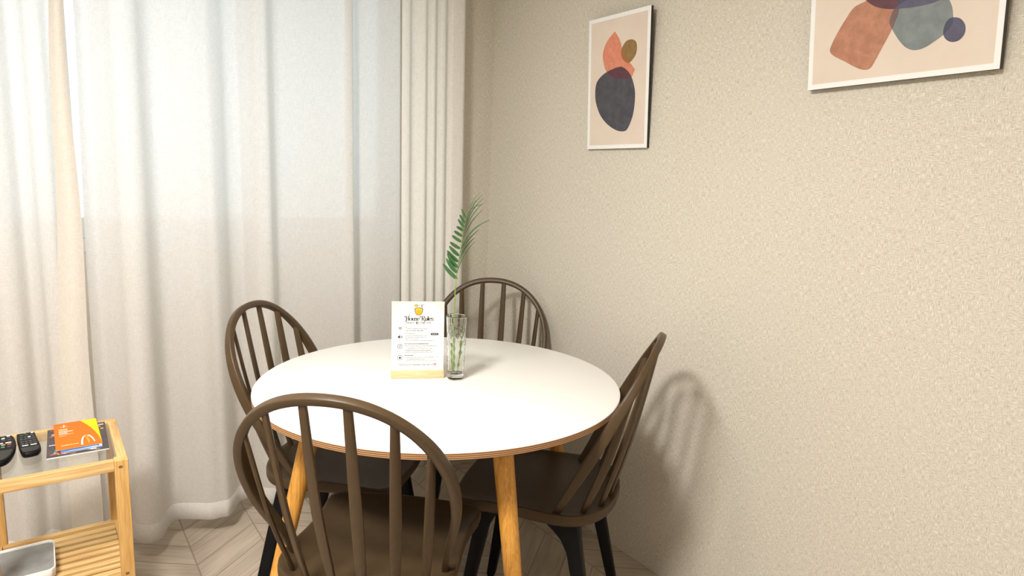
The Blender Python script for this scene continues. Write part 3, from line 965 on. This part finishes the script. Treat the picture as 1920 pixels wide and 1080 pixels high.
# ------------------------------------------------------------------ framed prints
def picture(label, P0, lam, roll, Wd, Ht, shapes, border=(.0105, .015), dep=.012):
    """P0 = lower corner nearest the window; leans off the wall towards the top"""
    a = Vector((0, -1, 0)); b = Vector((-math.sin(lam), 0, math.cos(lam)))
    a2 = a * math.cos(roll) + b * math.sin(roll); b2 = -a * math.sin(roll) + b * math.cos(roll); n = a2.cross(b2)
    if n.x > 0: n = -n
    root = empty('framed_print')
    R3 = Matrix((a2, b2, a2.cross(b2))).transposed().to_4x4()
    mw = R3; mw.translation = Vector(P0)
    root.matrix_world = mw
    tag(root, label, 'picture', 'abstract prints on the wallpapered wall')
    bm = bmesh.new()
    box(bm, (0, 0, -dep), (Wd, Ht, -.0012), .0006, 0)
    obj('frame_side', bm, MT['f_black'], root)
    bm = bmesh.new(); bx, by = border
    box(bm, (0, 0, -.0012), (Wd, by, .0), .0003); box(bm, (0, Ht - by, -.0012), (Wd, Ht, .0), .0003)
    box(bm, (0, by, -.0012), (bx, Ht - by, .0), .0003); box(bm, (Wd - bx, by, -.0012), (Wd, Ht - by, .0), .0003)
    obj('white_border', bm, MT['f_white'], root)
    bm = bmesh.new(); mats = [MT['art_bg']]
    box(bm, (bx, by, -.0013), (Wd - bx, Ht - by, -.0004))
    for k, (pts, m) in enumerate(shapes):
        if m not in mats: mats.append(m)
        p2 = [(max(bx, min(Wd - bx, q_[0])), max(by, min(Ht - by, q_[1]))) for q_ in pts]
        flat(bm, p2, -.0003 + .00005 * (k + 1), mats.index(m))
    obj('print', bm, mats, root)
    return root


def sm(pts, n=5): return [(p.x, p.y) for p in cat([(x, y, 0) for x, y in pts], n, True)]
coral = cat([(0.2237, 0.2512, 0), (0.2177, 0.2407, 0), (0.2086, 0.2289, 0), (0.1695, 0.2268, 0), (0.1242, 0.2352, 0), (0.0912, 0.2581, 0), (0.0762, 0.2872, 0), (0.0718, 0.3151, 0), (0.0804, 0.3411, 0), (0.0971, 0.3619, 0), (0.1270, 0.3830, 0)], 5) \
    + cat([(0.1270, 0.3830, 0), (0.1445, 0.3625, 0), (0.1564, 0.342, 0), (0.1661, 0.3181, 0), (0.1913, 0.2849, 0), (0.2115, 0.2638, 0), (0.2237, 0.2512, 0)], 5)[1:-1]
coral = [(p.x, p.y) for p in coral]
olive = sm([(0.1996, 0.347), (0.2189, 0.342), (0.2289, 0.3281), (0.2288, 0.3061), (0.2189, 0.2889), (0.1982, 0.2751), (0.1784, 0.2804), (0.1636, 0.2943), (0.1584, 0.3154), (0.1677, 0.3329), (0.1814, 0.3444)])
navy = sm([(0.1513, 0.2669), (0.1793, 0.2584), (0.2074, 0.232), (0.2251, 0.1912), (0.2278, 0.1532), (0.221, 0.108), (0.203, 0.0704), (0.1848, 0.0564), (0.1474, 0.0602), (0.1002, 0.083), (0.0634, 0.1172), (0.0416, 0.1591), (0.037, 0.1918), (0.0422, 0.2235), (0.0656, 0.2451), (0.1004, 0.2587)])
picture('small upright abstract print with coral leaf and navy oval shapes, nearer the corner', (-.012, -.641, 1.431), math.radians(3), 0, .286, .437,
        [(coral, MT['art_coral']), (olive, MT['art_olive']), (clip(coral, olive), MT['art_olive2']), (navy, MT['art_navy']), (clip(coral, navy), MT['art_plum'])], (.0125, .013))
rust = sm([(0.1192, 0.1827), (0.1028, 0.1742), (0.0869, 0.153), (0.0708, 0.1285), (0.0573, 0.103), (0.0534, 0.0868), (0.0649, 0.0739), (0.0925, 0.0572), (0.1194, 0.0404), (0.1397, 0.0323), (0.1534, 0.0344), (0.1634, 0.0492), (0.1801, 0.0812), (0.1949, 0.11), (0.2060, 0.138), (0.2085, 0.162), (0.195, 0.180), (0.16, .190)], 4)
grey = sm([(0.2000, 0.158), (0.225, 0.170), (0.2607, 0.178), (0.295, 0.168), (0.3132, 0.145), (0.3196, 0.1152), (0.3173, 0.0987), (0.3038, 0.084), (0.286, 0.0722), (0.2676, 0.0626), (0.2481, 0.0605), (0.2301, 0.0683), (0.2136, 0.0863), (0.1991, 0.1093), (0.19, 0.1289), (0.1925, 0.145)], 4)
navy2 = sm([(0.1190, 0.206), (0.1326, 0.1894), (0.1528, 0.1720), (0.18, 0.1602), (0.2113, 0.1546), (0.2414, 0.1522), (0.275, 0.1528), (0.3028, 0.1600), (.325, .178), (.333, .205), (.31, .235), (.26, .255), (.20, .258), (.15, .245), (.122, .228)], 4)
slate = sm([(0.3195, 0.1161), (0.3333, 0.1112), (0.3434, 0.0965), (0.3439, 0.0797), (0.3347, 0.0678), (0.3213, 0.0661), (0.3092, 0.0734), (0.3026, 0.0867), (0.3045, 0.1034), (0.3106, 0.1134)], 4)
picture('large landscape abstract print with rust, grey and violet shapes at the upper right', (-.0205, -1.470, 1.563), math.radians(5), .017, .4125, .297,
        [(rust, MT['art_rust']), (grey, MT['art_grey']), (clip(rust, grey), MT['art_greyr']), (navy2, MT['art_slate2']), (clip(rust, navy2), MT['art_plum']), (clip(grey, navy2), MT['art_slate']), (slate, MT['art_slate']), (clip(slate, grey), MT['art_slate2'])], (.0115, .0125), .018)

# ------------------------------------------------------------------ pine side table with glass top
CX0, CX1, CY0, CY1, CZ = -1.787, -1.491, -.652, -.330, .595
PW = .030
st = tag(empty('side_table', ((CX0 + CX1) / 2, (CY0 + CY1) / 2, 0)), 'small pine side table with glass top and slatted lower shelf', 'table')
OX, OY = st.location.x, st.location.y
def cb(bm, lo, hi, b=.0015, mi=0): box(bm, (lo[0] - OX, lo[1] - OY, lo[2]), (hi[0] - OX, hi[1] - OY, hi[2]), b, mi)
for x0 in (CX0, CX1 - PW):
    for y0 in (CY0, CY1 - PW):
        bm = bmesh.new(); cb(bm, (x0, y0, 0), (x0 + PW, y0 + PW, CZ - .0005), .002)
        if y0 == CY0:
            for zz_ in (CZ - .018, .290):
                vs_ = [bm.verts.new((x0 + PW * .42 + .0048 * math.cos(t) - OX, CY0 - .0004 - OY, zz_ + .0036 * math.sin(t))) for t in [2 * PI * k / 14 for k in range(14)]]
                f = bm.faces.new(vs_); f.material_index = 1
        p = obj('post', bm, [MT['pine_z'], MT['knot']], st)
for zz_, nm in ((CZ, 'top_rail'), (.300, 'shelf_rail')):
    h = .028; yb = 0 if nm == 'top_rail' else -.022
    bm = bmesh.new(); cb(bm, (CX0 + PW, CY0 + .001, zz_ - h), (CX1 - PW, CY0 + .019, zz_)); obj(nm, bm, MT['pine_x'], st)
    bm = bmesh.new(); cb(bm, (CX0 + PW - (.01 if yb else 0), CY1 - .019 + yb, zz_ - h), (CX1 - PW + (.01 if yb else 0), CY1 - .001 + yb, zz_)); obj(nm, bm, MT['pine_x'], st)
    bm = bmesh.new(); cb(bm, (CX0 + .001, CY0 + PW, zz_ - h), (CX0 + .019, CY1 - PW, zz_)); obj(nm, bm, MT['pine'], st)
    bm = bmesh.new(); cb(bm, (CX1 - .022, CY0 + PW, zz_ - h), (CX1 - .001, CY1 - PW, zz_)); obj(nm, bm, MT['pine'], st)
bm = bmesh.new(); cb(bm, (CX0 + .0192, CY0 + .0192, CZ - .006), (CX1 - .0222, CY1 - .0192, CZ - .0002), .0006); obj('glass_top', bm, MT['tabletop_glass'], st)
n = 8; y0 = CY0 + .028; pitch = (CY1 - .046 - y0) / n
for i in range(n):
    ya = y0 + pitch * i
    bm = bmesh.new(); cb(bm, (CX0 + .0195, ya, .270), (CX1 - .0225, ya + pitch * .60, .2985), .0012); obj('slat', bm, MT['pine_x'], st)


def slab(name, label, cat_, corners, z, th, m, rz=None, extra=None, group=None):
    """thin booklet from corner list TL TR BR BL (world xy)"""
    TL, TR, BR, BL = [Vector((*c, 0)) for c in corners]
    w = (TR - TL).length; h = (TL - BL).length
    a = math.atan2(TR.y - TL.y, TR.x - TL.x)
    t = tag(empty(name, (BL.x, BL.y, z), a), label, cat_, group)
    bm = bmesh.new(); mats = [MT['paperw']]
    box(bm, (0, 0, 0), (w, h, th - .0004), .0003); obj('pages', bm, MT['paperw'], t)
    bm = bmesh.new(); ms = [m]
    box(bm, (-.0004, -.0004, th - .0004), (w + .0004, h + .0004, th), 0, 0)
    if extra: extra(bm, w, h, th, ms)
    obj('cover', bm, ms, t)
    return t


GZ = CZ + .0002
def ex_collage(bm, w, h, th, ms):
    ms += [MT['red_i'], MT['teal'], MT['skin_i'], MT['white_i'], MT['blue'], MT['honey']]
    r = random.Random(5)
    for k in range(40):
        x, y = r.uniform(.004, w - .022), r.uniform(.002, .03) if k < 28 else r.uniform(.14, h - .012)
        if k >= 28: x = r.choice((r.uniform(.002, .02), r.uniform(w - .024, w - .012)))
        a, b = r.uniform(.004, .013), r.uniform(.003, .008)
        flat(bm, [(x, y), (x + a, y + r.uniform(-.001, .001)), (x + a * .9, y + b), (x + .0005, y + b * .9)], th + .0001 + k * .00001, r.choice((1, 3, 4, 1, 6, 3)))
    flat(bm, [(.014, .028), (.024, .028), (.019, .058)], th + .0002, 2)
    flat(bm, [(.004, .082), (.018, .082), (.018, .086), (.004, .086)], th + .0002, 4)
def ex_blue(bm, w, h, th, ms):
    ms += [MT['blue_l'], MT['white_i']]
    flat(bm, [(.004, .003), (w - .004, .003), (w - .02, .009), (.02, .007)], th + .0001, 1)
    flat(bm, [(w * .72, .004), (w * .9, .004), (w * .88, .010), (w * .74, .009)], th + .0002, 2)
    flat(bm, [(w - .008, .002), (w, .002), (w, .016), (w - .006, .016)], th + .0002, 1)
def ex_orange(bm, w, h, th, ms):
    ms += [MT['yellow'], MT['white_i'], MT['sand_i'], MT['amber']]
    c = [(w * .62, h), (w, h), (w, 0)] + [(w * (.985 - .0 * t), h * .03) for t in ()]
    arc = [(w * x, h * y) for x, y in [(1.0, .02), (.985, .16), (.955, .32), (.91, .47), (.85, .62), (.78, .76), (.70, .89), (.62, 1.0)]]
    flat(bm, [(w, h)] + [(w, 0)] + arc, th + .0001, 1)
    def arcstroke(pts, wd, mi, z):
        cc = cat([(x * w, y * h, 0) for x, y in pts], 5)
        L_, R_ = [], []
        for i, p in enumerate(cc):
            t = (cc[min(i + 1, len(cc) - 1)] - cc[max(i - 1, 0)]).normalized(); q_ = Vector((-t.y, t.x, 0)) * wd / 2 * (.75 + .25 * math.cos(i / len(cc) * 3))
            L_.append(p + q_); R_.append(p - q_)
        for i in range(len(cc) - 1):
            f = bm.faces.new([bm.verts.new((*q2.xy, th + z)) for q2 in (L_[i], R_[i], R_[i + 1], L_[i + 1])]); f.material_index = mi
    arcstroke([(.565, .055), (.575, .19), (.61, .31), (.66, .375), (.69, .375)], .0042, 2, .0003)
    arcstroke([(.72, .375), (.77, .33), (.82, .22), (.85, .10)], .0046, 2, .0003)
    arcstroke([(.69, .33), (.715, .20), (.72, .08)], .0058, 4, .0002)
    r = random.Random(2)
    def rowt(x0, x1, y, hh, mi):
        x = x0
        while x < x1:
            q_ = r.uniform(.0015, .004)
            flat(bm, [(x, y), (min(x + q_, x1), y), (min(x + q_, x1), y + hh), (x, y + hh)], th + .00015, mi); x += q_ + .0007
    for x1, y, hh, mi in ((.30, .735, .006, 3), (.30, .69, .006, 3), (.42, .635, .0055, 2), (.29, .575, .0055, 2), (.42, .53, .004, 3), (.26, .48, .003, 3)):
        rowt(w * .10, w * x1, h * y, hh, mi)
    rowt(w * .12, w * .50, h * .12, .0055, 3)
    arcstroke([(.22, .82), (.235, .87), (.225, .93)], .003, 2, .0002); arcstroke([(.14, .85), (.24, .86), (.34, .83)], .0016, 2, .0002); arcstroke([(.24, .90), (.28, .90)], .0016, 2, .0002)
slab('booklet', 'dark picture-covered booklet at the bottom of the pile on the pine side table', 'booklet', [(-1.660, -.357), (-1.530, -.360), (-1.528, -.569), (-1.655, -.563)], GZ, .0035, MT['collage'], extra=ex_collage, group='booklets on the side table')
slab('booklet', 'blue glossy leaflet peeking out under the orange one on the side table', 'booklet', [(-1.628, -.362), (-1.541, -.362), (-1.538, -.553), (-1.625, -.551)], GZ + .0041, .0022, MT['blue'], extra=ex_blue, group='booklets on the side table')
slab('booklet', 'orange and yellow leaflet with a white arch logo on top of the pile', 'booklet', [(-1.640, -.334), (-1.542, -.333), (-1.537, -.532), (-1.635, -.536)], GZ + .0069, .0018, MT['orange'], extra=ex_orange, group='booklets on the side table')


def remote(label, outline_pts, th, rows, glossy_from, colour=False, z=GZ):
    cx = sum(p[0] for p in outline_pts) / len(outline_pts); cy = sum(p[1] for p in outline_pts) / len(outline_pts)
    t = tag(empty('remote_control', (cx, cy, z)), label, 'remote control', 'remote controls on the side table')
    o = cat([(x - cx, y - cy, 0) for x, y in outline_pts], 6, True)
    bm = bmesh.new()
    loft(bm, [[Vector((p.x * f, p.y * f, zz_)) for p in o] for f, zz_ in ((.86, 0), (.97, .003), (1, .008), (1, th * .7), (.97, th * .93), (.91, th))])
    obj('casing', bm, MT['black'], t, auto=.8)
    ymin = min(p.y for p in o); ymax = max(p.y for p in o)
    def half(y):
        xs_ = [p.x for p in o if abs(p.y - y) < .012]
        return (min(xs_), max(xs_)) if xs_ else (-.01, .01)
    # glossy lower face
    ys = ymin + (ymax - ymin) * glossy_from
    pts = [(p.x * .88, p.y * .94) for p in o if p.y < ys]
    bm = bmesh.new(); vs_ = [bm.verts.new((x, y, th + .0004)) for x, y in pts]
    vb = [bm.verts.new((x, y, th - .002)) for x, y in pts]
    bm.faces.new(vs_); bm.faces.new(vb[::-1])
    for i in range(len(vs_)):
        j = (i + 1) % len(vs_); bm.faces.new((vs_[i], vb[i], vb[j], vs_[j]))
    obj('lower_face', bm, MT['gloss'], t)
    for (fy, k, wv, hv, mk) in rows:
        y = ymin + (ymax - ymin) * fy; a, b = half(y); a *= .78; b *= .78
        for i in range(k):
            x = a + (b - a) * (i + .5) / k
            bm = bmesh.new(); box(bm, (x - wv / 2, y - hv / 2, th - .001), (x + wv / 2, y + hv / 2, th + .0014), .0008)
            m = mk[i % len(mk)] if isinstance(mk, list) else mk
            obj('button', bm, m, t)


bt = MT['button']; wi = MT['white_i']
remote('black rectangular remote control with grid buttons between the other remote and the leaflets', [(-1.716, -.390), (-1.712, -.383), (-1.684, -.381), (-1.678, -.388), (-1.672, -.440), (-1.665, -.500), (-1.668, -.524), (-1.675, -.533), (-1.694, -.536), (-1.702, -.528), (-1.707, -.500), (-1.713, -.440)], .017,
       [(.92, 4, .006, .005, [bt, MT['green_i'], bt, wi]), (.83, 3, .007, .006, bt), (.73, 4, .006, .006, [bt, bt, MT['white_p'], bt]), (.63, 4, .007, .007, bt), (.52, 4, .007, .007, bt), (.42, 4, .007, .007, bt), (.33, 2, .013, .0035, [MT['white_p'], MT['white_p']])], .24)
remote('black tapering remote control with coloured buttons at the left edge of the side table', [(-1.775, -.392), (-1.757, -.384), (-1.735, -.383), (-1.724, -.392), (-1.717, -.430), (-1.716, -.480), (-1.722, -.530), (-1.732, -.558), (-1.745, -.567), (-1.760, -.560), (-1.771, -.530), (-1.777, -.480), (-1.779, -.430)], .018,
       [(.93, 4, .007, .006, [bt, MT['white_p']]), (.85, 4, .007, .006, [bt, bt, MT['white_p']]), (.76, 4, .007, .006, bt), (.66, 3, .012, .004, wi), (.59, 4, .008, .0055, [MT['red_i'], MT['green_i'], MT['skin_i'], MT['red_i']]), (.50, 4, .007, .006, [MT['red_i'], bt, MT['green_i'], bt])], .42)

# white tray box on the lower shelf
bx0, bx1, by0, by1 = -1.800, -1.654, -.606, -.446
tbx = tag(empty('storage_box', ((bx0 + bx1) / 2, (by0 + by1) / 2, .3002)), 'white rounded plastic box with grey inside on the slatted shelf', 'box')
def rrect(w, h, r, z, n=6):
    out = []
    for cx_, cy_, a0 in ((w - r, h - r, 0), (-w + r, h - r, PI / 2), (-w + r, -h + r, PI), (w - r, -h + r, 3 * PI / 2)):
        for k in range(n + 1):
            a = a0 + PI / 2 * k / n; out.append(Vector((cx_ + r * math.cos(a), cy_ + r * math.sin(a), z)))
    return out
w, h = (bx1 - bx0) / 2, (by1 - by0) / 2
bm = bmesh.new()
loft(bm, [rrect(w - .004, h - .004, .016, 0), rrect(w - .001, h - .001, .018, .004), rrect(w, h, .018, .028), rrect(w - .0008, h - .0008, .018, .0295), rrect(w - .0025, h - .0025, .0165, .0295), rrect(w - .0035, h - .0035, .016, .028), rrect(w - .0035, h - .0035, .016, .020)], cap=False)
bm.faces.new([bm.verts.new(p) for p in rrect(w - .004, h - .004, .016, 0)])
obj('box_shell', bm, MT['white_p'], tbx, auto=.7)
bm = bmesh.new(); loft(bm, [rrect(w - .0037, h - .0037, .0158, .018), rrect(w - .0037, h - .0037, .0158, .0235)]); obj('grey_inner_panel', bm, MT['grey_p'], tbx, auto=.7)
